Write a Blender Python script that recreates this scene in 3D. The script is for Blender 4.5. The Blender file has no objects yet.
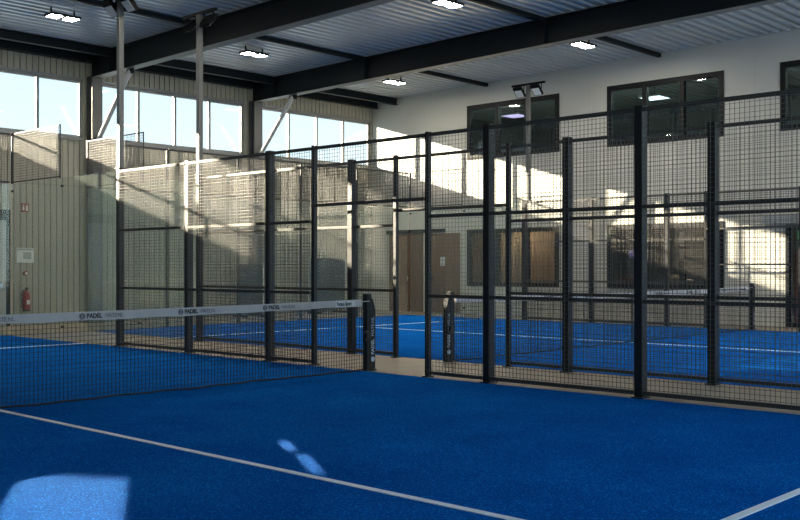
import bpy, bmesh, math, random
from mathutils import Vector, Matrix
random.seed(4)
scn = bpy.context.scene
COL = scn.collection
PI = math.pi

# ------------------------------------------------------------------ helpers
class MB:
    """collects shapes into one mesh"""
    def __init__(s): s.v = []; s.f = []
    def add(s, vs, fs):
        b = len(s.v); s.v += [tuple(p) for p in vs]; s.f += [tuple(i + b for i in f) for f in fs]; return s
    def box(s, x0, y0, z0, x1, y1, z1):
        x0, x1 = sorted((x0, x1)); y0, y1 = sorted((y0, y1)); z0, z1 = sorted((z0, z1))
        return s.add([(x0,y0,z0),(x1,y0,z0),(x1,y1,z0),(x0,y1,z0),(x0,y0,z1),(x1,y0,z1),(x1,y1,z1),(x0,y1,z1)],
                     [(0,3,2,1),(4,5,6,7),(0,1,5,4),(1,2,6,5),(2,3,7,6),(3,0,4,7)])
    def obox(s, c, ax, ay, az):
        """box round c with half-vectors ax, ay, az"""
        c, ax, ay, az = map(Vector, (c, ax, ay, az)); vs = []
        for k in (-1, 1):
            for (i, j) in ((-1,-1),(1,-1),(1,1),(-1,1)): vs.append(c + ax*i + ay*j + az*k)
        return s.add(vs, [(0,3,2,1),(4,5,6,7),(0,1,5,4),(1,2,6,5),(2,3,7,6),(3,0,4,7)])
    def tube(s, pts, r, n=12, cap=True):
        pts = [Vector(p) for p in pts]; rings = []
        for i, p in enumerate(pts):
            d = (pts[min(i+1, len(pts)-1)] - pts[max(i-1, 0)]).normalized()
            u = d.cross(Vector((0,0,1)));  u = u if u.length > 1e-3 else Vector((1,0,0)); u.normalize(); w = d.cross(u)
            rr = r[i] if isinstance(r, (list, tuple)) else r
            rings.append([p + u*rr*math.cos(2*PI*k/n) + w*rr*math.sin(2*PI*k/n) for k in range(n)])
        vs = [p for R in rings for p in R]; fs = []
        for i in range(len(pts)-1):
            for k in range(n):
                a = i*n+k; b = i*n+(k+1) % n; fs.append((a, b, b+n, a+n))
        if cap: fs += [tuple(range(n))[::-1], tuple(range((len(pts)-1)*n, len(pts)*n))]
        return s.add(vs, fs)
    def lathe(s, prof, c=(0,0,0), n=24):
        vs = []; fs = []
        for (r, z) in prof:
            for k in range(n): vs.append((c[0]+r*math.cos(2*PI*k/n), c[1]+r*math.sin(2*PI*k/n), c[2]+z))
        for i in range(len(prof)-1):
            for k in range(n):
                a = i*n+k; b = i*n+(k+1) % n; fs.append((a, b, b+n, a+n))
        fs += [tuple(range(n))[::-1], tuple(range((len(prof)-1)*n, len(prof)*n))]
        return s.add(vs, fs)
    def prism(s, poly, axis, a, b):
        """2-D outline pushed along an axis ('x': (y,z), 'y': (x,z), 'z': (x,y))"""
        def P(p, t): return {'x': (t,p[0],p[1]), 'y': (p[0],t,p[1]), 'z': (p[0],p[1],t)}[axis]
        n = len(poly); vs = [P(p, a) for p in poly] + [P(p, b) for p in poly]
        fs = [tuple(range(n))[::-1], tuple(range(n, 2*n))] + [(i, (i+1) % n, (i+1) % n+n, i+n) for i in range(n)]
        return s.add(vs, fs)
    def mesh(s, name, mat, smooth=False, bevel=0):
        me = bpy.data.meshes.new(name); me.from_pydata(s.v, [], s.f)
        bm = bmesh.new(); bm.from_mesh(me)
        if bevel: bmesh.ops.bevel(bm, geom=bm.edges[:], offset=bevel, segments=2, profile=.7, affect='EDGES')
        bmesh.ops.recalc_face_normals(bm, faces=bm.faces[:]); bm.to_mesh(me); bm.free()
        me.materials.append(mat)
        if smooth:
            me.shade_smooth()
            try: me.set_sharp_from_angle(angle=math.radians(40))
            except Exception: pass
        return me
    def build(s, name, mat, parent=None, smooth=False, bevel=0):
        return link(name, s.mesh(name, mat, smooth, bevel), parent)

def link(name, me, parent=None):
    o = bpy.data.objects.new(name, me); COL.objects.link(o)
    if parent: o.parent = parent
    return o
def tag(o, label, cat, group=None):
    o['label'] = label; o['category'] = cat
    if group: o['group'] = group
    return o
def thing(name, label, cat, loc=(0,0,0), group=None):
    o = bpy.data.objects.new(name, None); COL.objects.link(o); o.location = loc; o.empty_display_size = .2
    return tag(o, label, cat, group)
def struct(o):
    o['kind'] = 'structure'; return o
def sempty(name, loc=(0,0,0)):
    o = bpy.data.objects.new(name, None); COL.objects.link(o); o.location = loc; return struct(o)
def copy_tree(o, parent=None):
    c = o.copy(); COL.objects.link(c)
    if parent: c.parent = parent
    for ch in list(o.children): copy_tree(ch, c)
    return c
def text_mesh(body, size, mat, name, bold=0.0, extrude=.0006, align='LEFT'):
    cu = bpy.data.curves.new(name, 'FONT'); cu.body = body; cu.size = size; cu.offset = bold; cu.extrude = extrude
    cu.align_x = align; cu.align_y = 'CENTER'; cu.resolution_u = 3
    t = bpy.data.objects.new(name, cu); COL.objects.link(t)
    bpy.context.view_layer.update()
    me = bpy.data.meshes.new_from_object(t.evaluated_get(bpy.context.evaluated_depsgraph_get()))
    bpy.data.objects.remove(t); bpy.data.curves.remove(cu)
    me.name = name; me.materials.clear(); me.materials.append(mat)
    return me
def text_obj(body, size, mat, name, parent, loc, rot, bold=0.0, align='LEFT', scale=(1,1,1)):
    o = link(name, text_mesh(body, size, mat, name, bold, align=align), parent)
    o.location = loc; o.rotation_euler = rot; o.scale = scale
    return o

# ------------------------------------------------------------------ materials
def mat(name):
    m = bpy.data.materials.new(name); m.use_nodes = True
    nt = m.node_tree; b = nt.nodes.get('Principled BSDF')
    return m, nt, b
def N(nt, t, **k):
    n = nt.nodes.new(t)
    for a, v in k.items(): setattr(n, a, v)
    return n
def L(nt, a, b): nt.links.new(a, b)
def simple(name, col, rough=.5, metal=0., spec=.5, noise=0., nscale=8., bump=0., bscale=60.):
    m, nt, b = mat(name)
    b.inputs['Base Color'].default_value = (*col, 1); b.inputs['Roughness'].default_value = rough
    b.inputs['Metallic'].default_value = metal; b.inputs['Specular IOR Level'].default_value = spec
    tc = N(nt, 'ShaderNodeTexCoord')
    if noise:
        n = N(nt, 'ShaderNodeTexNoise'); n.inputs['Scale'].default_value = nscale; n.inputs['Detail'].default_value = 5
        L(nt, tc.outputs['Object'], n.inputs['Vector'])
        r = N(nt, 'ShaderNodeValToRGB')
        r.color_ramp.elements[0].position = .3; r.color_ramp.elements[1].position = .7
        r.color_ramp.elements[0].color = (*[c*(1-noise) for c in col], 1); r.color_ramp.elements[1].color = (*[min(1, c*(1+noise)) for c in col], 1)
        L(nt, n.outputs['Fac'], r.inputs['Fac']); L(nt, r.outputs['Color'], b.inputs['Base Color'])
    if bump:
        n2 = N(nt, 'ShaderNodeTexNoise'); n2.inputs['Scale'].default_value = bscale; n2.inputs['Detail'].default_value = 3
        L(nt, tc.outputs['Object'], n2.inputs['Vector'])
        bp = N(nt, 'ShaderNodeBump'); bp.inputs['Strength'].default_value = bump; bp.inputs['Distance'].default_value = .01
        L(nt, n2.outputs['Fac'], bp.inputs['Height']); L(nt, bp.outputs['Normal'], b.inputs['Normal'])
    return m
def emit(name, col, s):
    m, nt, b = mat(name); b.inputs['Base Color'].default_value = (.8,.8,.8,1)
    b.inputs['Emission Color'].default_value = (*col, 1); b.inputs['Emission Strength'].default_value = s
    return m
def glass(name, tint=(.97,.985,.98), dust=.03, ior=1.5, boost=1.0):
    m, nt, b = mat(name); nt.nodes.remove(b); out = nt.nodes['Material Output']
    tr = N(nt, 'ShaderNodeBsdfTransparent'); tr.inputs['Color'].default_value = (*tint, 1)
    gl = N(nt, 'ShaderNodeBsdfGlossy'); gl.inputs['Roughness'].default_value = .01
    df = N(nt, 'ShaderNodeBsdfDiffuse'); df.inputs['Color'].default_value = (.75,.85,.8,1)
    fr = N(nt, 'ShaderNodeFresnel'); ge = N(nt, 'ShaderNodeNewGeometry'); mi = N(nt, 'ShaderNodeMapRange'); mi.inputs['To Min'].default_value = ior; mi.inputs['To Max'].default_value = 1/ior
    L(nt, ge.outputs['Backfacing'], mi.inputs['Value']); L(nt, mi.outputs['Result'], fr.inputs['IOR'])
    mu = N(nt, 'ShaderNodeMath', operation='MULTIPLY'); mu.inputs[1].default_value = boost; mu.use_clamp = True
    m1 = N(nt, 'ShaderNodeMixShader'); m1.inputs[0].default_value = dust
    m2 = N(nt, 'ShaderNodeMixShader')
    L(nt, fr.outputs[0], mu.inputs[0]); L(nt, mu.outputs[0], m2.inputs[0])
    L(nt, tr.outputs[0], m1.inputs[1]); L(nt, df.outputs[0], m1.inputs[2])
    L(nt, m1.outputs[0], m2.inputs[1]); L(nt, gl.outputs[0], m2.inputs[2]); L(nt, m2.outputs[0], out.inputs['Surface'])
    return m

def turf_mat(name, fs, hi):
    m, nt, b = mat(name); tc = N(nt, 'ShaderNodeTexCoord')
    big = N(nt, 'ShaderNodeTexNoise'); big.inputs['Scale'].default_value = .9; big.inputs['Detail'].default_value = 6; big.inputs['Roughness'].default_value = .65
    fine = N(nt, 'ShaderNodeTexNoise'); fine.inputs['Scale'].default_value = fs; fine.inputs['Detail'].default_value = 2
    sand = N(nt, 'ShaderNodeTexNoise'); sand.inputs['Scale'].default_value = 3.2; sand.inputs['Detail'].default_value = 7; sand.inputs['Roughness'].default_value = .75
    for n in (big, fine, sand): L(nt, tc.outputs['Object'], n.inputs['Vector'])
    r = N(nt, 'ShaderNodeValToRGB'); r.color_ramp.elements[0].position = .3; r.color_ramp.elements[1].position = .72
    r.color_ramp.elements[0].color = (.0040,.092,.37,1); r.color_ramp.elements[1].color = (.0055,.140,.50,1)
    L(nt, big.outputs['Fac'], r.inputs['Fac'])
    r2 = N(nt, 'ShaderNodeValToRGB'); r2.color_ramp.elements[0].position = .3; r2.color_ramp.elements[1].position = .75
    r2.color_ramp.elements[0].color = (.62,.62,.62,1); r2.color_ramp.elements[1].color = (*hi, 1); e_ = r2.color_ramp.elements.new(.58); e_.color = (1.02,1.02,1.02,1)
    L(nt, fine.outputs['Fac'], r2.inputs['Fac'])
    mx = N(nt, 'ShaderNodeMix', data_type='RGBA', blend_type='MULTIPLY'); mx.inputs[0].default_value = 1
    L(nt, r.outputs['Color'], mx.inputs[6]); L(nt, r2.outputs['Color'], mx.inputs[7])
    rs = N(nt, 'ShaderNodeValToRGB'); rs.color_ramp.elements[0].position = .735; rs.color_ramp.elements[1].position = .80
    rs.color_ramp.elements[0].color = (0,0,0,1); rs.color_ramp.elements[1].color = (.5,.5,.5,1)
    L(nt, sand.outputs['Fac'], rs.inputs['Fac'])
    mx2 = N(nt, 'ShaderNodeMix', data_type='RGBA'); mx2.inputs[7].default_value = (.20,.34,.52,1)
    L(nt, rs.outputs['Color'], mx2.inputs[0]); L(nt, mx.outputs[2], mx2.inputs[6])
    L(nt, mx2.outputs[2], b.inputs['Base Color'])
    b.inputs['Roughness'].default_value = .85; b.inputs['Specular IOR Level'].default_value = .0008
    bp = N(nt, 'ShaderNodeBump'); bp.inputs['Strength'].default_value = .6; bp.inputs['Distance'].default_value = .006
    L(nt, fine.outputs['Fac'], bp.inputs['Height']); L(nt, bp.outputs['Normal'], b.inputs['Normal'])
    return m

def white_wall_mat():
    m, nt, b = mat('white_panel'); tc = N(nt, 'ShaderNodeTexCoord')
    b.inputs['Base Color'].default_value = (.54,.53,.475,1); b.inputs['Roughness'].default_value = .45
    w = N(nt, 'ShaderNodeTexWave', wave_type='BANDS', bands_direction='Y'); w.inputs['Scale'].default_value = 3.1
    L(nt, tc.outputs['Object'], w.inputs['Vector'])
    bp = N(nt, 'ShaderNodeBump'); bp.inputs['Strength'].default_value = .35; bp.inputs['Distance'].default_value = .004
    L(nt, w.outputs['Fac'], bp.inputs['Height']); L(nt, bp.outputs['Normal'], b.inputs['Normal'])
    return m

def wood_mat(name, c0, c1):
    m, nt, b = mat(name); tc = N(nt, 'ShaderNodeTexCoord'); mp = N(nt, 'ShaderNodeMapping'); mp.inputs['Scale'].default_value = (9,9,.7)
    n = N(nt, 'ShaderNodeTexNoise'); n.inputs['Scale'].default_value = 3; n.inputs['Detail'].default_value = 6
    r = N(nt, 'ShaderNodeValToRGB'); r.color_ramp.elements[0].position = .3; r.color_ramp.elements[1].position = .7
    r.color_ramp.elements[0].color = (*c0, 1); r.color_ramp.elements[1].color = (*c1, 1)
    L(nt, tc.outputs['Object'], mp.inputs['Vector']); L(nt, mp.outputs[0], n.inputs['Vector']); L(nt, n.outputs['Fac'], r.inputs['Fac'])
    L(nt, r.outputs['Color'], b.inputs['Base Color']); b.inputs['Roughness'].default_value = .45
    return m

M = dict(
    turf=turf_mat('blue_turf', 75, (3.4,2.8,2.0)), turf_far=turf_mat('blue_turf_brushed', 170, (1.3,1.3,1.3)), line=simple('line_white', (.92,.94,.95), .8, bump=.3, bscale=200),
    floor=simple('screed', (.25,.205,.15), .6, noise=.12, nscale=3, bump=.1),
    white=white_wall_mat(), beige=simple('beige_panel', (.30,.29,.235), .5, noise=.04, nscale=2),
    deck=simple('roof_deck', (.52,.55,.57), .28, .25, noise=.04),
    steel=simple('dark_steel', (.006,.009,.012), .6, spec=.2, noise=.1), column=simple('grey_column', (.08,.085,.085), .5), brace=simple('brace_lit_tone', (.42,.43,.43), .45),  # light falling on the braces is put into their paler base colour
    beam_under=simple('beam_underside', (.17,.165,.145), .5),  # paler tone for the beam undersides
    post=simple('fence_post', (.014,.014,.016), .42, noise=.15, nscale=20), wire=simple('mesh_wire', (.10,.093,.082), .5),
    rail=simple('fence_rail', (.05,.047,.042), .5),
    alu=simple('window_aluminium', (.24,.25,.25), .4, .2), dkframe=simple('dark_frame', (.010,.011,.012), .5, spec=.2),
    pane=glass('window_glass', (.95,.97,.97), .0), court_glass=glass('court_glass', (.955,.985,.97), .045), dkpane=glass('inner_glass', (.72,.76,.75), .0),
    net=simple('net_cord', (.012,.012,.014), .7), band=simple('net_band', (.44,.42,.42), .8, noise=.08, nscale=6, bump=.25, bscale=9),
    ink=simple('black_print', (.012,.012,.015), .6), ink_grey=simple('grey_print', (.09,.09,.11), .6), badge=simple('badge', (.45,.52,.62), .6),
    black=simple('black_coat', (.016,.017,.017), .5, spec=.3), lens=simple('flood_lens', (.9,.9,.88), .25),
    led=emit('led', (1.0,.93,.80), 290), white_paint=simple('white_paint', (.8,.8,.8), .5),
    red=simple('red_paint', (.24,.02,.018), .4), paper=simple('paper', (.62,.63,.62), .6), grey=simple('grey_print2', (.33,.35,.36), .6),
    wood=wood_mat('door_wood', (.17,.10,.056), (.25,.155,.09)), wood_shaded=wood_mat('door_wood_shaded', (.09,.052,.03), (.14,.085,.05)),  # the darker door wood has the shadow put into its colour
    brown=wood_mat('inner_panel', (.22,.14,.08), (.32,.22,.13)), chrome=simple('chrome', (.7,.7,.7), .2, 1.0),
    blue=simple('blue_board', (.008,.022,.034), .5, noise=.1, nscale=2), green=emit('exit_green', (.06,.6,.12), .5), orange=simple('orange_paint', (.42,.09,.03), .5),
    inner=simple('inner_wall', (.30,.32,.31), .7), inner_led=emit('inner_led', (.75,.95,1.0), 3), inner_led_v=emit('inner_led_violet', (.66,.55,1.0), 1.6),
    fill_up=emit('upper_fill', (.85,1.0,.95), 200), fill_low=emit('lower_fill_warm', (1.0,.85,.68), 75), vinyl=simple('inner_floor', (.4,.39,.36), .5), door_grey=simple('door_grey', (.34,.34,.32), .45), purple=emit('screen_purple', (.25,.12,.6), .5),
)

# ------------------------------------------------------------------ measures
XA, XB, XF = 5.0, 6.64, 16.64           # side fences: near court, far court near side, far court far side
XW, YW = 18.2, 13.0                     # white wall, window wall
X0, Y0 = -7.0, -13.0                    # walls behind the viewer
SILL, HEAD = 4.46, 5.87
def deckz(y): return 6.49 + .0125*(YW - y)
SLOPE = math.atan(.0125)

# ------------------------------------------------------------------ room
def grid_wall(name, us, zs, hole, depth, place, thick, m):
    """wall of cells; hole(u,z) -> True leaves an opening; depth(u) -> offset of the inner face"""
    us = sorted(set(round(u, 4) for u in us)); zs = sorted(set(round(z, 4) for z in zs))
    mb = MB(); nu, nz = len(us)-1, len(zs)-1
    open_ = [[hole((us[i]+us[i+1])/2, (zs[j]+zs[j+1])/2) for j in range(nz)] for i in range(nu)]
    dep = [depth((us[i]+us[i+1])/2) for i in range(nu)]
    def q(a, b, c, d): mb.add([place(*p) for p in (a, b, c, d)], [(0,1,2,3)])
    for i in range(nu):
        for j in range(nz):
            if open_[i][j]: continue
            u0, u1, z0, z1, d = us[i], us[i+1], zs[j], zs[j+1], dep[i]
            q((u0,d,z0),(u1,d,z0),(u1,d,z1),(u0,d,z1)); q((u0,thick,z0),(u1,thick,z0),(u1,thick,z1),(u0,thick,z1))
            for (ii, u) in ((i-1, u0), (i+1, u1)):
                if not 0 <= ii < nu or open_[ii][j]: q((u,d,z0),(u,thick,z0),(u,thick,z1),(u,d,z1))
                elif dep[ii] > d: q((u,d,z0),(u,dep[ii],z0),(u,dep[ii],z1),(u,d,z1))
            for (jj, z) in ((j-1, z0), (j+1, z1)):
                if not 0 <= jj < nz or open_[i][jj]: q((u0,d,z),(u1,d,z),(u1,thick,z),(u0,thick,z))
    me = bpy.data.meshes.new(name); me.from_pydata(mb.v, [], mb.f)
    bm = bmesh.new(); bm.from_mesh(me); bmesh.ops.remove_doubles(bm, verts=bm.verts[:], dist=1e-4)
    bmesh.ops.recalc_face_normals(bm, faces=bm.faces[:]); bm.to_mesh(me); bm.free(); me.materials.append(m)
    return struct(link(name, me))

# floor: the hall and the rooms behind the white wall
struct(MB().box(X0-.2, Y0-.2, -.25, XW+9, YW+.2, 0).build('floor', M['floor']))

# window wall (left in the view), opening strip between the columns
BAYS = [(-1.6, 3.2), (3.8, 8.25), (8.70, 13.15), (13.7, 18.12)]
DOOR_L = (4.0, 6.42, 2.66)
us = [X0-.2, XW+.2]; xx = X0
GRV = .15
while xx < XW:
    us += [xx, xx+.022]; xx += GRV
for a, b in BAYS: us += [a, b]
us += [DOOR_L[0], DOOR_L[1]]
def hole_l(u, z):
    if SILL < z < HEAD and any(a < u < b for a, b in BAYS): return True
    return DOOR_L[0] < u < DOOR_L[1] and z < DOOR_L[2]
grid_wall('wall_left', us, [0, DOOR_L[2], SILL, HEAD, 7.2], hole_l, lambda u: .03 if ((u-X0) % GRV) < .022 else 0.0, lambda u, d, z: (u, YW+d, z), .2, M['beige'])

# white wall (right in the view)
UPW = [(9.15, 5.99), (4.52, 1.37), (.02, -3.1)]; UPZ = (4.42, 5.97)
LOW = [(9.15, 6.0), (4.52, 1.37)]; LOZ = (.80, 2.42)
DOORS_R = [(12.25, 10.85, 2.36), (10.62, 9.42, 2.34), (-.1, -1.9, 2.30)]
us = [Y0-.2, YW+.2]; yy = Y0+.4; joints = []
while yy < YW: us += [yy, yy+.008]; joints.append(yy); yy += 1.1
for a, b in UPW + LOW: us += [a, b]
for a, b, h in DOORS_R: us += [a, b]
def hole_r(u, z):
    if UPZ[0] < z < UPZ[1] and any(b < u < a for a, b in UPW): return True
    if LOZ[0] < z < LOZ[1] and any(b < u < a for a, b in LOW): return True
    return any(b < u < a and z < h for a, b, h in DOORS_R)
grid_wall('wall_right', us, [0, LOZ[0], LOZ[1], UPZ[0], UPZ[1], 2.36, 2.34, 2.30, 7.2], hole_r, lambda u: .008 if any(j < u < j+.008 for j in joints) else 0.0, lambda u, d, z: (XW+d, u, z), .2, M['white'])
struct(MB().box(X0-.2, Y0-.2, 0, X0, YW+.2, 7.2).build('wall_side', M['beige']))
RW = [(-6.4, -.6), (-.2, 5.6), (6.0, 11.8), (12.2, 17.8)]
grid_wall('wall_rear', [X0-.2, XW+.2] + [v for p in RW for v in p], [0, .4, 6.1, 7.2], lambda u, z: .4 < z < 6.1 and any(a < u < b for a, b in RW), lambda u: 0.0, lambda u, d, z: (u, Y0-d, z), .2, M['beige'])

# trapezoidal roof deck, ribs across the hall
prof = []; y = Y0 - .2; P, Hd = .25, .105
while y < YW + .2:
    for (dy, dz) in ((0, 0), (.10, 0), (.135, Hd), (.215, Hd)): prof.append((y+dy, deckz(y+dy)+dz))
    y += P
mb = MB(); n = len(prof)
top = [(p[0], deckz(p[0])+.2) for p in prof]
vs = [(X0-.2, *p) for p in prof] + [(XW+9, *p) for p in prof]
mb.add(vs, [(i, i+1, i+1+n, i+n) for i in range(n-1)])
mb.add([(X0-.2, prof[0][0], top[0][1]), (XW+9, prof[0][0], top[0][1]), (XW+9, prof[-1][0], top[-1][1]), (X0-.2, prof[-1][0], top[-1][1])], [(0,1,2,3)])
struct(mb.build('ceiling', M['deck']))

# rooms behind the white wall
struct(MB().box(XW+.2, Y0, 3.1, XW+9, YW, 3.35).build('floor_upper', M['vinyl']))
struct(MB().box(XW+9, Y0-.2, 0, XW+9.2, YW+.2, 7.2).build('wall_far', M['inner']))
struct(MB().box(XW+.2, YW, 0, XW+9, YW+.2, 7.2).build('wall_far_left', M['inner']))
struct(MB().box(XW+.2, Y0-.2, 0, XW+9, Y0, 7.2).build('wall_far_right', M['inner']))
struct(MB().box(XW+1.6, 5.6, 0, XW+1.7, 12.8, 3.1).build('wall_panelled', M['brown']))

# ------------------------------------------------------------------ windows and doors
def window(name, place, a, b, z0, z1, npanes, fw, fmat, pmat, sill=True, mull=None, d0=.05, d1=.13):
    """place(u,d,z); u from a to b"""
    a, b = sorted((a, b)); root = sempty(name, place((a+b)/2, .1, z0)); off = root.location
    def B(mb, u0, u1, za, zb, da, db):
        p, q = Vector(place(u0, da, za)) - off, Vector(place(u1, db, zb)) - off; mb.box(*p, *q)
    fr = MB(); B(fr, a, b, z0, z0+fw, d0, d1); B(fr, a, b, z1-fw, z1, d0, d1); B(fr, a, a+fw, z0+fw, z1-fw, d0, d1); B(fr, b-fw, b, z0+fw, z1-fw, d0, d1)
    fr.build('window_frame', fmat, root)
    xs = [a + fw*.5 + (b-a-fw)*k/npanes for k in range(npanes+1)]
    for k in range(1, npanes):
        m = MB(); B(m, xs[k]-fw*.5, xs[k]+fw*.5, z0+fw, z1-fw, d0, d1); m.build('mullion', fmat, root)
    for k in range(npanes):
        m = MB(); B(m, xs[k]+fw*.5, xs[k+1]-fw*.5, z0+fw, z1-fw, (d0+d1)/2-.006, (d0+d1)/2+.006); m.build('pane', pmat, root)
    if sill:
        m = MB(); B(m, a, b, z0-.05, z0, -.03, d0); m.build('window_sill', fmat, root)
    return root
PL = lambda u, d, z: (u, YW+d, z)
PR = lambda u, d, z: (XW+d, u, z)
for i, (a, b) in enumerate(BAYS): window('window_%d' % (i+1), PL, a, b, SILL, HEAD, 4, .07, M['alu'], M['pane'])
for i, (a, b) in enumerate(UPW): window('window_%d' % (i+5), PR, a, b, UPZ[0], UPZ[1], 3, .12, M['dkframe'], M['dkpane'], False, d0=-.03, d1=.09)
for i, (a, b) in enumerate(LOW): window('window_%d' % (i+8), PR, a, b, LOZ[0], LOZ[1], 3, .12, M['dkframe'], M['dkpane'], False, d0=-.03, d1=.09)
for i, (a, b) in enumerate(RW): window('window_%d' % (i+10), lambda u, d, z: (u, Y0-d, z), a, b, .4, 6.1, 4, .07, M['alu'], M['pane'], False)  # unseen rear windows, added to let fill daylight into the hall
# outer ledges: light strip over and under the strip of windows
for i, (a, b) in enumerate(BAYS):
    struct(MB().box(a, YW-.02, HEAD, b, YW, HEAD+.05).build('trim_%d' % (i+1), M['alu']))

# grey door in the window wall
d1 = sempty('door_1', (5.2, YW, 0))
fr = MB(); a, b, h = DOOR_L[0]-5.2, DOOR_L[1]-5.2, DOOR_L[2]
fr.box(a, -.02, 0, a+.09, .1, h).box(b-.07, -.02, 0, b, .1, h).box(a, -.02, h-.24, b, .1, h)
fr.build('door_frame', M['dkframe'], d1)
lf = MB().box(a+.09, .03, 0, 0, .08, h-.24).build('door_leaf', M['door_grey'], d1)
lf = MB().box(.01, .03, 0, b-.07, .08, h-.24).build('door_leaf', M['door_grey'], d1)
MB().box(b-.2, -.03, .9, b-.17, .03, .93).box(b-.33, -.03, .9, b-.17, -.01, .93).box(b-.22, .018, .86, b-.14, .03, .98).build('door_handle', M['chrome'], lf)
# brown doors in the white wall
def brown_door(name, a, b, h, m, leaves, paper=False):
    r = sempty(name, (XW, (a+b)/2, 0)); w = (a-b)/2
    MB().box(-.02, w-.05, 0, .12, w, h).box(-.02, -w, 0, .12, -w+.05, h).box(-.02, -w+.05, h-.05, .12, w-.05, h).build('door_frame', m, r)
    for k in range(leaves):
        y0 = -w+.05 + (2*w-.1)*k/leaves; y1 = -w+.05 + (2*w-.1)*(k+1)/leaves
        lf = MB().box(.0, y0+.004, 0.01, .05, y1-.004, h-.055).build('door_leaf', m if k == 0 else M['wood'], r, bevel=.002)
        MB().box(-.05, y1-.16, 1.0, -.03, y1-.04, 1.02).box(-.05, y1-.06, 1.0, 0, y1-.04, 1.02).box(-.008, y1-.075, .93, 0, y1-.025, 1.08).build('door_handle', M['chrome'], lf)
        if paper: MB().box(-.004, -.02, 1.38, 0, .16, 1.64).build('notice', M['paper'], lf)
    return r
brown_door('door_2', *DOORS_R[0], M['wood_shaded'], 2)
brown_door('door_3', *DOORS_R[1], M['wood'], 1, True)
struct(MB().box(XW-.05, 10.0, 2.36, XW, 12.35, 2.47).build('trim_5', M['dkframe']))
# glazed door at the far right
r = sempty('door_4', (XW, -1.0, 0)); w, h = .9, 2.30
MB().box(-.03, w-.08, 0, .1, w, h).box(-.03, -w, 0, .1, -w+.08, h).box(-.03, -w+.08, h-.08, .1, w-.08, h).box(-.03, -w+.08, 0, .1, w-.08, .1).build('door_frame', M['dkframe'], r)
MB().box(.03, -w+.08, .1, .045, w-.08, h-.08).build('pane', M['dkpane'], r)
t = tag(MB().box(XW-.22, -.35, 2.32, XW-.02, .35, 2.52).build('air_curtain', M['grey'], bevel=.01), 'grey box fixed on the white wall above the glazed door', 'air curtain')
t = thing('exit_sign', 'small green exit sign hanging behind the glazed door at the far right', 'sign', (XW+.3, -.45, 2.08))
MB().box(0, -.2, -.1, .02, .2, .1).build('sign_plate', M['green'], t)
MB().box(-.004, -.09, -.06, 0, -.03, .05).box(-.004, .0, -.03, 0, .12, .0).build('pictogram', M['white_paint'], t)
MB().box(.005, -.19, .1, .015, -.17, 1.02).box(.005, .17, .1, .015, .19, 1.02).build('hanger', M['dkframe'], t)
t = tag(MB().box(XW+.5, -.85, 0, XW+.9, -.1, 1.75).build('locker', M['orange'], bevel=.01), 'orange cabinet standing behind the glazed door at the far right', 'cabinet')

# ------------------------------------------------------------------ steel frame
XC = [3.55, 8.48, 13.44]
names = ['off to the left', 'with its column left of the pale mesh fence', 'that runs down across the top right of the hall']
cl = ['dark steel main roof beam nearest the near court', 'dark steel main roof beam over the first window column, above the near mast',
      'long dark steel main roof beam over the second window column, crossing to the top right']
ccl = ['grey steel column left of the window bay by the door', 'grey steel column between the first and second window bays', 'grey steel column between the second and third window bays']
def ibeam_profile(w, h, tf=.02, tw=.014):
    return [(-w/2,0),(w/2,0),(w/2,tf),(tw/2,tf),(tw/2,h-tf),(w/2,h-tf),(w/2,h),(-w/2,h),(-w/2,h-tf),(-tw/2,h-tf),(-tw/2,tf),(-w/2,tf)]
for i, x in enumerate(XC):
    t = thing('roof_beam', cl[i], 'beam', (x, 0, 0), 'main roof beams')
    zb = lambda y: deckz(y) - .56
    n = 12; pr = ibeam_profile(.26, .555)
    vs = [(p[0], YW-.02, zb(YW)+p[1]) for p in pr] + [(p[0], Y0+.01, zb(Y0)+p[1]) for p in pr]
    MB().add(vs, [tuple(range(n))[::-1], tuple(range(n, 2*n))] + [(k, (k+1) % n, (k+1) % n+n, k+n) for k in range(n)]).build('beam_body', M['steel'], t)
    MB().add([(-.13, YW-.03, zb(YW)-.004), (.13, YW-.03, zb(YW)-.004), (.13, Y0+.02, zb(Y0)-.004), (-.13, Y0+.02, zb(Y0)-.004), (-.13, YW-.03, zb(YW)), (.13, YW-.03, zb(YW)), (.13, Y0+.02, zb(Y0)), (-.13, Y0+.02, zb(Y0))], [(0,1,2,3),(4,5,6,7),(0,1,5,4),(1,2,6,5),(2,3,7,6),(3,0,4,7)]).build('flange_strip', M['beam_under'], t)['label'] = 'paler grey underside strip'
    # stiffener plates where the purlins meet
    for y in (12.0, 8.45, 3.05, -2.4):
        MB().box(-.13, y-.006, zb(y)+.02, .13, y+.006, zb(y)+.53).build('stiffener', M['steel'], t)
    c = thing('column', ccl[i], 'column', (x, YW-.14, 0), 'columns along the window wall')
    hc = deckz(YW)-.56
    pr2 = [(p[0], p[1]-.13) for p in ibeam_profile(.28, .26, .016, .01)]
    MB().prism(pr2, 'z', 0, hc).build('shaft', M['column'], c)
    MB().box(-.2, -.14, 0, .2, .13, .02).build('base_plate', M['steel'], c)
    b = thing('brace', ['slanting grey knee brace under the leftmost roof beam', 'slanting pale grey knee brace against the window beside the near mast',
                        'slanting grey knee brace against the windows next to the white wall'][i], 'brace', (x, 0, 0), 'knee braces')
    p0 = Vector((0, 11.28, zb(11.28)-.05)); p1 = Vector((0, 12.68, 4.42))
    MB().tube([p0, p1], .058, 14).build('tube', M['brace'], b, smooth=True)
    MB().box(-.006, 11.12, zb(11.2)-.12, .006, 11.42, zb(11.42)-.002).build('gusset_plate', M['steel'], b)
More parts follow.
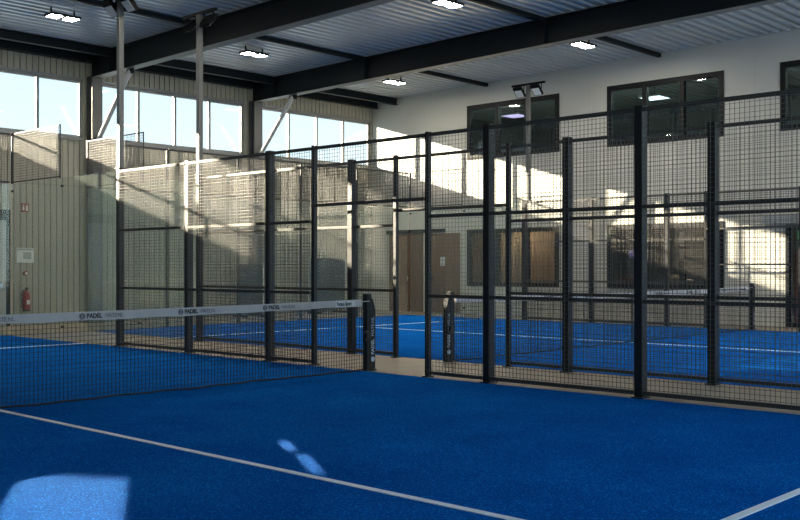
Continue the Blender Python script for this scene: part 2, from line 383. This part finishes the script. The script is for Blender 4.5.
PUR = {'eaves beam right above the windows': ['', 'dark steel eaves beam over the window beside the grey door', 'dark steel eaves beam over the windows behind the two tall masts', 'dark steel eaves beam over the windows next to the white wall'],
 'purlin just inside the eaves beam': ['', 'dark steel purlin parallel to the eaves beam, above the grey door', 'dark steel purlin parallel to the eaves beam, ending at the long beams behind the masts', 'dark steel purlin parallel to the eaves beam, running into the white wall'],
 'thin purlin in front of the row of lit lamps': ['', 'thin dark roof tube passing just behind the heads of the closest mast', 'thin dark roof tube between both long beams, beside a lit lamp', 'short thin dark roof tube ending above the upper window with the violet lamp'],
 'thin purlin nearer the viewer, ahead of the others': ['', '', 'thin dark roof tube with a lit lamp beside its upper end', 'short thin dark roof tube ending above the wide middle upper window']}
edges = [X0] + XC + [XW]
where = ['left end bay', 'bay by the near mast', 'bay between the two long beams', 'bay against the white wall']
for (y, w, h, nm) in ((12.78, .16, .22, 'eaves beam right above the windows'), (11.95, .14, .2, 'purlin just inside the eaves beam'), (8.45, .10, .10, 'thin purlin in front of the row of lit lamps'), (3.05, .10, .10, 'thin purlin nearer the viewer, ahead of the others')):
    for k in range(len(edges)-1):
        if (y == 3.05 or k == 0) and k < (2 if y == 3.05 else 1): continue
        xa, xb = edges[k] + (.131 if k else 0), edges[k+1] - (.131 if k < 3 else 0)
        zt = deckz(y) - .001
        o = MB().prism([(p[0], p[1]) for p in ibeam_profile(w, h, .014, .012)] if h > .15 else [(-w/2,0),(w/2,0),(w/2,h),(-w/2,h)], 'x', xa, xb).build('purlin', M['steel'])
        o.location = (0, y, zt-h)
        tag(o, 'dark steel %s, %s' % (nm, where[k]) if False else PUR[nm][k], 'beam', 'roof purlins')

# ------------------------------------------------------------------ ceiling lamps
lt = None
spots = [(5.83, 9.5), (10.7, 9.5), (15.6, 9.58), (10.55, 3.37), (15.46, 3.48), (5.7, 3.2), (10.4, -3.1), (15.2, -3.1), (.9, 9.5)]
lab = ['lit twin LED lamp under the roof at the top left, nearest the near mast', 'lit twin LED lamp under the roof between the two dark main beams, far row', 'lit twin LED lamp under the roof close to the white wall corner',
       'lit twin LED lamp at the top edge of the view, between the main beams', 'lit twin LED lamp above the dark upper window, beside the long beam']
for i, (x, y) in enumerate(spots):
    if i == 0:
        lt = thing('ceiling_light', lab[0], 'ceiling light', (0,0,0), 'LED hall lamps under the roof')
        MB().box(-.32, -.16, -.05, .32, .16, 0).build('housing', M['black'], lt, bevel=.008)
        for s in (-1, 1): MB().box(s*.175-.115, -.125, -.056, s*.175+.115, .125, -.05).build('led_panel', M['led'], lt)
        for s in (-.25, .25): MB().box(s-.015, -.012, 0, s+.015, .012, .125).build('bracket', M['black'], lt)
        o = lt
    else: o = copy_tree(lt)
    o.location = (x, y, deckz(y)-.125)
    o['label'] = lab[i] if i < len(lab) else ['lit twin LED lamp out of view under the roof'][0]

# ------------------------------------------------------------------ courts
TH = .004
def court(name, label, x0, tm):
    t = thing(name, label, 'court', (x0, 0, 0))
    MB().box(.105, -9.97, 0, 9.895, 9.97, TH).build('turf', tm, t)
    W = .06; z = TH + .004
    MB().box(5-W/2, -6.95-.12, TH, 5+W/2, 6.95+.12, z).build('centre_line', M['line'], t)
    for y in (-6.95, 6.95): MB().box(.12, y-W/2, TH, 9.88, y+W/2, z+.0003).build('service_line', M['line'], t)
    return t
court('padel_court', 'blue turf court with the open floor and sun patches, before the mesh fences', -5.0, M['turf'])
court('padel_court', 'far blue turf court seen through the mesh fences', XB, M['turf_far'])

_cache = {}
def wire_mesh(y0, y1, z0, z1, sp=.05, r=.0020):
    k = (round(y1-y0, 3), round(z0, 3), round(z1, 3))
    if k in _cache: return _cache[k]
    w = y1 - y0; mb = MB()
    def bar(p, q, ax):
        # square bar without ends
        p, q = Vector(p), Vector(q); e1 = Vector((1,0,0)); e2 = Vector((0,1,0)) if ax == 'z' else Vector((0,0,1))
        if ax == 'x': e1 = Vector((0,1,0))
        vs = [a + e1*r*i + e2*r*j for a in (p, q) for (i, j) in ((-1,-1),(1,-1),(1,1),(-1,1))]
        mb.add(vs, [(0,1,5,4),(1,2,6,5),(2,3,7,6),(3,0,4,7)])
    n = max(1, round(w/sp)); m = max(1, round((z1-z0)/sp))
    for i in range(n+1): bar((0, w*i/n, z0), (0, w*i/n, z1), 'z')
    for j in range(m+1): bar((2*r, 0, z0+(z1-z0)*j/m), (2*r, w, z0+(z1-z0)*j/m), 'y')
    _cache[k] = mb.mesh('mesh_panel', M['wire'])
    return _cache[k]
def post(t, x, y, w, h, z0=0):
    p = MB().box(x-w/2, y-w/2, z0, x+w/2, y+w/2, h).build('post', M['post'], t, bevel=.006)
    if z0 == 0: MB().box(x-w/2-.04, y-w/2-.012, 0, x+w/2+.04, y+w/2+.012, .012).build('foot_plate', M['post'], p)
def side_fence(x, side, label, glass_far=True, bar=False):
    """side=-1: the mesh lies on the -x side of the posts"""
    t = thing('court_fence', label, 'fence', (x, 0, 0))
    D = 1.05
    for y in (6, 4, 2, -2, -4, -6): post(t, 0, y, .10, 3.03)
    for y in (D, -D): post(t, 0, y, .06, 3.03)
    mx = side*.062
    G = 7.83 if side > 0 else 8.04
    def panel(ya, yb, z0, zs, dx=0, rh=.021):
        o = link('mesh_panel', wire_mesh(ya, yb, z0, zs[-1]), t); o.location = (mx+dx, ya, 0)
        for z in zs:
            zz = z + (.035 if z < .1 else 0)
            rl = MB().box(mx+dx-side*.004, 0, zz-rh, mx+dx-side*(.040 if rh > .015 else .016), yb-ya, zz+rh)
            q = rl.build('rail', M['rail'], o); q.matrix_parent_inverse = Matrix.Translation((-(mx+dx), 0, 0))
    ys = [6, 4, 2, D, -D, -2, -4, -6]
    for b, a in zip(ys, ys[1:]):
        ha = .03 if abs(a) == D else .05; hb = .03 if abs(b) == D else .05
        if (b, a) == (D, -D): panel(a+ha, b-hb, 2.2, [2.2, 2.985])
        else: panel(a+ha, b-hb, .045, [.02, 1.0, 1.98, 2.985])
    if glass_far:
        for (a, b) in ((6.06, 7.985), (8.005, 9.95)):
            g = MB().box(-.006, a, TH, .006, b, 3.0).build('glass_panel', M['court_glass'], t)
            for z in (.25, 2.85): MB().box(-.012, b-.03, z-.02, .012, b+.03, z+.02).build('clamp', M['post'], g)
        panel(G+.035, 9.93, 3.03, [3.03, 3.985], dx=-mx, rh=.011)
        post(t, 0, G+.02, .022, 4.0, 3.0); post(t, 0, 9.96, .04, 4.0, 3.0)
    if bar:
        MB().tube([(0, -.8, 1.40), (0, .8, 1.40)], .012, 8).box(-.03, -.83, 1.37, .03, -.77, 1.44).box(-.03, .77, 1.37, .03, .83, 1.44).build('gate_bar', M['post'], t)
    return t
def back_fence(x0, x1, y, label):
    t = thing('back_wall', label, 'fence', (x0, y, 0)); w = x1 - x0; n = 5
    for k in range(n):
        a, b = w*k/n + .01, w*(k+1)/n - .01
        g = MB().box(a, -.006, TH, b, .006, 3.0).build('glass_panel', M['court_glass'], t)
        o = link('mesh_panel', wire_mesh(0, b-a, 3.03, 3.98), t); o.rotation_euler = (0, 0, -PI/2); o.location = (a, 0, 0)
        for z in (3.03, 3.98):
            q = MB().box(-.02, 0, z-.02, .02, b-a, z+.02).build('rail', M['rail'], o)
        if k: post(t, w*k/n, .04, .05, 4.0)
    return t
side_fence(XA, -1, 'black mesh fence with posts along the near court, around its net post')
side_fence(XB, 1, 'black mesh fence along the far court, second row behind the tan aisle')
side_fence(XF, -1, 'black mesh fence in front of the white wall, beyond the far court', bar=True)
back_fence(-5, XA-.03, 10.0, 'glass end wall of the near court at the left edge')
back_fence(XB+.03, XF-.03, 10.0, 'glass end wall of the far court in front of the window wall')

# ------------------------------------------------------------------ nets
def net(x0, label):
    t = thing('padel_net', label, 'net', (x0, 0, .005))
    zt = lambda x: .885 + .035*((x-5)/5)**2
    xa, xb = .07, 9.93
    mb = MB(); sp = .045; r = .0019; n = int((xb-xa)/sp)
    def bar(p, q, e1, e2):
        p, q = Vector(p), Vector(q); e1, e2 = Vector(e1), Vector(e2)
        mb.add([a + e1*r*i + e2*r*j for a in (p, q) for (i, j) in ((-1,-1),(1,-1),(1,1),(-1,1))], [(0,1,5,4),(1,2,6,5),(2,3,7,6),(3,0,4,7)])
    for i in range(n+1):
        x = xa + (xb-xa)*i/n; bar((x, 0, TH+.004), (x, 0, zt(x)-.05), (1,0,0), (0,1,0))
    m = 19; seg = 10
    for j in range(m):
        for k in range(seg):
            u0, u1 = xa+(xb-xa)*k/seg, xa+(xb-xa)*(k+1)/seg
            f = lambda u: TH+.008 + (zt(u)-.06-TH)*j/(m-1)
            bar((u0, 0, f(u0)), (u1, 0, f(u1)), (0,1,0), (0,0,1))
    mb.build('net_mesh', M['net'], t)
    # slack foot of the net lying on the turf
    pts = [(xa+(xb-xa)*k/60, -.035+.03*math.sin(k*1.7)-.02*math.sin(k*.61), TH+.012) for k in range(61)]
    MB().tube(pts, .010, 6).build('foot_cord', M['net'], t, smooth=True)
    ns = 80; vs = []; fs = []
    for k in range(ns+1):
        x = xa+.06 + (xb-xa-.12)*k/ns; z1 = zt(x)+.012; z0 = z1-.088 - .004*math.sin(k*.9)
        yo = .003*math.sin(k*1.3)
        vs += [(x, -.014+yo, z0), (x, -.016+yo, (z0+z1)/2), (x, -.006+yo, z1), (x, .006, z1), (x, .014+yo, (z0+z1)/2), (x, .012+yo, z0)]
    for k in range(ns):
        for j in range(6): fs.append((k*6+j, k*6+(j+1) % 6, k*6+6+(j+1) % 6, k*6+6+j))
    fs += [tuple(range(6))[::-1], tuple(range(ns*6, ns*6+6))]
    band = MB().add(vs, fs).build('headband', M['band'], t, smooth=True)
    R = (PI/2, 0, 0)
    for k in range(7):
        xl = 5.89 + 1.185*(k-4)
        if xl < .3 or xl > 9.0: continue
        z = zt(xl+.3) - .034
        lg = MB(); q = 20
        lg.prism([(xl+.033*math.cos(2*PI*i/q), z+.033*math.sin(2*PI*i/q)) for i in range(q)], 'y', -.0215, -.0195)
        lo = lg.build('ball_logo', M['ink_grey'], band)
        lc = MB()
        for (sx, sy) in ((-1, 1), (1, -1)):
            pts = [(xl+sx*.026+.026*math.cos(a)*-sx, -.0225, z+.024*math.sin(a)+sy*.004) for a in [(-1.1+2.2*i/8) for i in range(9)]]
            lc.tube(pts, .003, 6)
        lc.build('logo_seam', M['band'], lo)
        text_obj('PADEL', .066, M['ink'], 'print', band, (xl+.05, -.0215, z), R, bold=.0022, scale=(.90, 1, 1))
        text_obj('MATE.NL', .062, M['ink_grey'], 'print', band, (xl+.262, -.0215, z), R, bold=-.0004, scale=(.84, 1, 1))
    lb = MB().box(9.40, -.0235, zt(9.5)-.072, 9.74, -.0195, zt(9.5)+.006).build('sponsor_label', M['paper'], band)
    text_obj('Forace Sport', .070, M['ink'], 'print', lb, (9.415, -.0245, zt(9.5)-.034), R, bold=.0026, scale=(.70, 1, 1))
    MB().box(4.975, -.02, TH, 5.025, -.016, zt(5)-.06).build('centre_strap', M['net'], t)
    for s in (-1, 1):
        xp = 5 + s*4.98
        p = MB().box(xp-.04, -.04, TH, xp+.04, .04, 1.0).build('net_post', M['black'], t, bevel=.006)
        # fin beside the tube, with a cut-off shoulder
        o = s*.04; fin = [(xp+o, TH), (xp+o*2.9, TH), (xp+o*2.9, .78), (xp+o*2.6, .85), (xp+o*1.9, .92), (xp+o, .96)]
        MB().prism(fin, 'y', -.035, .035).build('fin', M['black'], p)
        MB().tube([(xp-.045, -.04, .48), (xp-.045, -.085, .48)], .042, 14).tube([(xp-.045, -.07, .48), (xp-.11, -.085, .40)], .011, 6).build('winch', M['post'], p, smooth=True)
        MB().tube([(xp, -.045, .905), (xp-s*.16, -.012, .90)], .006, 6).build('tension_strap', M['band'], p)
        MB().box(xp-.07, -.07, TH, xp+.07+max(0, s)*.04, .07, TH+.012).build('base_plate', M['post'], p)
        lx = xp + s*.072
        text_obj('PADEL', .072, M['badge'], 'print', p, (lx, -.0365, .205), (PI/2, -PI/2, 0), bold=.0022, scale=(.95, 1, 1))
        text_obj('MATE.NL', .066, M['badge'], 'print', p, (lx, -.0365, .445), (PI/2, -PI/2, 0), scale=(.95, 1, 1))
        q = 18
        MB().prism([(lx+.034*math.cos(2*PI*i/q), .145+.034*math.sin(2*PI*i/q)) for i in range(q)], 'y', -.038, -.035).build('ball_logo', M['badge'], p)
    return t
nA = net(-5.0, 'padel net with white headband across the near court')
nB = copy_tree(nA); nB.location = (XB, 0, .005); nB['label'] = 'second padel net across the far court, behind both mesh fences'

# ------------------------------------------------------------------ floodlight masts
def mast(x, y, face, label):
    """face: -1 the lamps look to -x, +1 to +x"""
    t = thing('floodlight_mast', label, 'floodlight', (x, y, 0), 'floodlight masts')
    MB().box(-.045, -.045, 3.035, .045, .045, 5.97).build('pole', M['pole'], t, bevel=.008)
    MB().box(-.025, -.51, 5.97, .025, .51, 6.02).build('crossbar', M['lampblack'], t)
    MB().box(-.07, -.07, 3.035, .07, .07, 3.047).build('base_plate', M['post'], t)
    for s in (-.27, .27):
        c = Vector((face*.01, s, 5.82)); 
        # lamp plate looks along 'nrm': down and to the court
        nrm = Vector((face*.72, 0, -.69)).normalized(); side = Vector((0,1,0)); lng = nrm.cross(side).normalized()
        h = MB().obox(c + lng*0 , side*.13, lng*.15, nrm*.03).build('lamp_head', M['lampblack'], t, bevel=.006)
        MB().obox(c + nrm*.034 + lng*.03*(1 if lng.z < 0 else -1), side*.105, lng*.10, nrm*.006).build('lens', M['lens'], h)
        MB().obox(c + Vector((0, -.145, .075)), (.012,0,0), (0,.006,0), (0,0,.08)).obox(c + Vector((0, .145, .075)), (.012,0,0), (0,.006,0), (0,0,.08)).obox(c + Vector((0, 0, .15)), (.012,0,0), (0,.15,0), (0,0,.006)).build('yoke', M['lampblack'], h)
        MB().obox(c - nrm*.05, side*.09, lng*.07, nrm*.025).build('driver_box', M['lampblack'], h)
        for k in range(5): MB().obox(c - nrm*.04 + side*(-.1+.05*k), side*.004, lng*.13, nrm*.012).build('fin', M['lampblack'], h)
    return t
M['lampblack'] = simple('lamp_black', (.005,.005,.006), .6, spec=.15)
M['pole'] = simple('mast_pole', (.13,.13,.125), .4, .2)
mast(XA, 6, -1, 'tall grey floodlight mast on the corner where the glass meets the closest mesh fence')
mast(XB, 6, 1, 'tall grey floodlight mast with lamps turned away, between two window bays')
mast(XF, 5.88, -1, 'farthest floodlight mast with two pale lamps before the upper window')

# ------------------------------------------------------------------ things on the window wall
t = thing('fire_sign', 'red fire extinguisher sign with white symbols on the beige wall', 'sign', (6.78, YW, 2.72))
MB().box(-.09, -.012, -.10, .09, 0, .10).build('sign_plate', M['red'], t)
MB().box(-.06, -.016, -.06, -.02, -.012, .02).box(-.055, -.016, .03, -.025, -.012, .065).box(.02, -.016, -.07, .065, -.012, .05).box(.035, -.016, .05, .05, -.012, .07).build('pictogram', M['paper'], t)
t = thing('notice_frame', 'pale framed notice with grey print on the beige wall beside the door', 'notice', (6.78, YW, 1.62))
MB().box(-.21, -.02, -.17, .21, 0, .17).build('frame', M['paper'], t)
MB().box(-.18, -.024, -.14, .18, -.02, .10).build('sheet', M['paper'], t)
MB().box(-.05, -.027, -.09, .14, -.024, .07).build('printed_plan', M['grey'], t)
MB().box(-.19, -.03, .115, .19, -.02, .16).build('header_strip', M['grey'], t)
t = thing('call_point', 'small round red alarm bell on the wall above the extinguisher', 'alarm', (6.79, YW, 1.20))
MB().tube([(0, 0, 0), (0, -.05, 0)], .058, 20).build('housing', M['red'], t, smooth=True)
MB().tube([(0, -.05, 0), (0, -.062, 0)], .032, 16).build('centre_cap', M['paper'], t, smooth=True)
t = thing('fire_extinguisher', 'red fire extinguisher hanging on the beige wall near the door', 'fire extinguisher', (6.77, YW-.10, .33))
MB().lathe([(.06,0),(.082,.015),(.085,.04),(.085,.36),(.075,.41),(.045,.45),(.028,.47),(.028,.49)], n=24).build('cylinder', M['red'], t, smooth=True)
MB().box(-.02, -.02, .49, .02, .02, .53).box(-.02, -.09, .53, .02, .02, .545).box(-.02, -.08, .505, .02, -.02, .515).build('valve', M['black'], t)
MB().tube([(-.02,0,.50),(-.09,0,.47),(-.115,0,.40),(-.112,0,.25),(-.108,0,.08)], .012, 8).build('hose', M['black'], t, smooth=True)
MB().tube([(0,0,.0),(0,0,.035)], .087, 24).build('foot_ring', M['black'], t, smooth=True)
MB().box(-.035, -.0875, .16, .035, -.0835, .26).build('label_plate', M['paper'], t)
MB().box(-.03, .085, .1, .03, .10, .45).build('wall_bracket', M['black'], t)

# dark blue upright boards behind the far court's glass
def board(x0, x1, y, h, label):
    t = thing('upright_board', label, 'board', ((x0+x1)/2, y, 0), 'blue boards behind the far court'); w = (x1-x0)/2
    MB().box(-w+.03, -.02, .12, w-.03, .02, h).build('panel', M['blue'], t)
    MB().box(-w, -.03, .1, -w+.03, .03, h+.01).box(w-.03, -.03, .1, w, .03, h+.01).build('edge_trim', M['paper'], t)
    for s in (-1, 1):
        MB().box(s*w*.7-.02, -.3, .0, s*w*.7+.02, .3, .06).box(s*w*.7-.02, -.02, .06, s*w*.7+.02, .02, .14).build('foot', M['black'], t)
    return t
board(15.05, 16.5, 12.45, 1.60, 'tall dark blue board with pale edges standing behind the far glass wall')
board(12.35, 13.25, 12.30, 1.42, 'shorter dark blue board left of the tall blue one, behind the far glass')

# things in the rooms behind the white wall
for i, (y, z, lb, m) in enumerate(((9.69, 6.07, 'glowing violet lamp panel behind the first upper window', 'inner_led_v'), (4.84, 6.08, 'cool white lamp panel behind the wide middle upper window', 'inner_led'), (-.6, 5.95, 'cool white lamp panel behind the last upper window', 'inner_led'))):
    x = XW + 3.0
    t = thing('panel_light', lb, 'ceiling light', (x, y, z), 'lamps in the upper room')
    MB().box(-.34, -.34, 0, .34, .34, .04).build('housing', M['inner'], t); MB().box(-.3, -.3, -.008, .3, .3, 0).build('diffuser', M[m], t)
    MB().box(-.005, -.005, .04, .005, .005, deckz(y)-z+.02).build('hanger', M['dkframe'], t)
for i, y in enumerate((7.5, 3.0, -1.6)):  # unseen strips, added to brighten the upper room
    t = thing('fill_strip', 'added fill strip inside the upper room, unseen above the head of an upper window', 'ceiling light', (XW+.75, y, 6.3), 'added fill strips in the upper room')
    MB().box(-.1, -.7, 0, .1, .7, .05).build('housing', M['inner'], t); MB().box(-.08, -.68, -.008, .08, .68, 0).build('diffuser', M['fill_up'], t)
    MB().box(-.005, -.005, .05, .005, .005, deckz(y)-6.3+.02).build('hanger', M['dkframe'], t)
for i, (x, y, lb) in enumerate(((XW+1.0, 8.2, 'added unseen lamp panel inside the lower room behind the brown panelled window'), (XW+3.2, 2.6, 'added unseen lamp panel deep in the lower room behind the lower middle window'))):
    t = thing('panel_light', lb, 'ceiling light', (x, y, 3.06), 'added lamps in the lower room')  # out of sight, added to light the lower room
    MB().box(-.34, -.34, 0, .34, .34, .04).build('housing', M['inner'], t); MB().box(-.3, -.3, -.008, .3, .3, 0).build('diffuser', M['fill_low'], t)
tag(MB().box(XW+.5, 4.05, .0, XW+.9, 4.40, 1.05).build('cabinet', M['red'], bevel=.01), 'red cabinet behind the left part of the lower middle window', 'cabinet')
tag(MB().box(XW+.91, 4.02, 1.6, XW+.95, 4.42, 1.78).build('screen', M['purple']), 'small violet screen glowing above the red cabinet', 'screen')
struct(MB().box(XW+.95, 3.9, 0, XW+1.0, 4.5, 3.1).build('wall_screen', M['inner']))
tag(MB().prism([(3.6, 0), (2.7, 0), (2.75, 1.02), (3.2, 1.15)], 'x', XW+.6, XW+1.2).build('armchair', M['brown'], bevel=.02), 'brown chair standing behind the lower middle window', 'chair')

# ------------------------------------------------------------------ light
def area(name, loc, d, sx, sy, power, col, spread=None, up=None):
    l = bpy.data.lights.new(name, 'AREA'); l.shape = 'RECTANGLE'; l.size = sx; l.size_y = sy; l.energy = power; l.color = col
    if spread is not None: l.spread = spread
    o = bpy.data.objects.new(name, l); COL.objects.link(o); o.location = loc
    z = -Vector(d).normalized()
    y = Vector(up) if up is not None else Vector((0,0,1)); y = (y - z*y.dot(z)).normalized(); x = y.cross(z)
    o.rotation_euler = Matrix((x, y, z)).transposed().to_euler()
    return o
SD = Vector((.60, -1, -.285))
sl = bpy.data.lights.new('sun', 'SUN'); sl.energy = 32; sl.angle = math.radians(.5); sl.color = (1.0,.84,.62)
so = bpy.data.objects.new('sun', sl); COL.objects.link(so); so.rotation_euler = SD.to_track_quat('-Z', 'Y').to_euler(); so.location = (-5, 30, 15)
# added narrow lamps in the air, standing in for the sun glancing off the court's glass panes (mirrored in x) and landing on the near turf
RD = Vector((-.61, -1, -.28))
def glint_lamp(name, target, px, w, h, power, up=(-.082,-.052,.366)):
    tgt = Vector(target); k = (4.4 - tgt.x)/(-RD.x); p = tgt - RD*k
    area(name, p, RD, w, h, power, (1.0,.92,.78), math.radians(.5), up)
glint_lamp('added_glint_lamp', (-1.40, -3.90, 0), XA-.07, .66, .29, 4.2)
glint_lamp('added_glint_lamp', (.62, -3.52, 0), XA-.07, .08, .09, .16)
glint_lamp('added_glint_lamp', (.28, -4.15, 0), XA-.07, .09, .16, .26)
for a, b in RW:
    p = area('sky_portal', ((a+b)/2, Y0-.19, 3.25), (0,1,0), b-a, 5.7, 1, (1,1,1)); p.data.cycles.is_portal = True
for a, b in BAYS:
    p = area('sky_portal', ((a+b)/2, YW+.19, (SILL+HEAD)/2), (0,-1,0), b-a, HEAD-SILL, 1, (1,1,1)); p.data.cycles.is_portal = True

w = bpy.data.worlds.new('World'); scn.world = w; w.use_nodes = True; nt = w.node_tree
bg = nt.nodes['Background']; tc = N(nt, 'ShaderNodeTexCoord'); sep = N(nt, 'ShaderNodeSeparateXYZ'); L(nt, tc.outputs['Generated'], sep.inputs[0])
rp = N(nt, 'ShaderNodeValToRGB'); e = rp.color_ramp.elements
e[0].position = 0; e[0].color = (.78,.90,.93,1); e[1].position = .45; e[1].color = (.25,.48,.78,1)
x = e.new(.16); x.color = (.62,.81,.91,1)
cn = N(nt, 'ShaderNodeTexNoise'); cn.inputs['Scale'].default_value = 5; cn.inputs['Detail'].default_value = 6
mp = N(nt, 'ShaderNodeMapping'); mp.inputs['Scale'].default_value = (1,1,6); L(nt, tc.outputs['Generated'], mp.inputs[0]); L(nt, mp.outputs[0], cn.inputs['Vector'])
cr = N(nt, 'ShaderNodeValToRGB'); cr.color_ramp.elements[0].position = .62; cr.color_ramp.elements[1].position = .78
cr.color_ramp.elements[1].color = (.55,.55,.55,1)
L(nt, cn.outputs['Fac'], cr.inputs['Fac'])
mx = N(nt, 'ShaderNodeMix', data_type='RGBA'); mx.inputs[7].default_value = (.95,.95,.94,1)
L(nt, sep.outputs['Z'], rp.inputs['Fac']); L(nt, rp.outputs['Color'], mx.inputs[6]); L(nt, cr.outputs['Color'], mx.inputs[0]); L(nt, mx.outputs[2], bg.inputs['Color'])
bg.inputs['Strength'].default_value = 1.0
# sky strength raised on the side behind the viewer, to lift light indoors
mr = N(nt, 'ShaderNodeMapRange'); mr.inputs['From Min'].default_value = .1; mr.inputs['From Max'].default_value = -.5; mr.inputs['To Min'].default_value = 1.5; mr.inputs['To Max'].default_value = 3.4
L(nt, sep.outputs['Y'], mr.inputs['Value']); L(nt, mr.outputs['Result'], bg.inputs['Strength'])

# ------------------------------------------------------------------ camera and view
cam = bpy.data.cameras.new('camera'); co = bpy.data.objects.new('camera', cam); COL.objects.link(co)
F = 1013.64
cam.sensor_width = 36; cam.lens = 36*F/800; cam.shift_y = (266.41-260)/800; cam.clip_start = .05; cam.clip_end = 300
co.location = (-4.387, -9.380, 1.3633); co.rotation_euler = (PI/2, 0, math.radians(43.176) - PI/2)
scn.camera = co
scn.view_settings.view_transform = 'Standard'; scn.view_settings.look = 'None'; scn.view_settings.gamma = 1; scn.view_settings.use_curve_mapping = False
scn.view_settings.exposure = 0.1
c = scn.cycles
c.use_denoising = True; c.max_bounces = 10; c.diffuse_bounces = 5; c.glossy_bounces = 4; c.transparent_max_bounces = 40
c.denoising_prefilter = 'NONE'; c.sample_clamp_indirect = 6; c.caustics_reflective = False; c.caustics_refractive = False
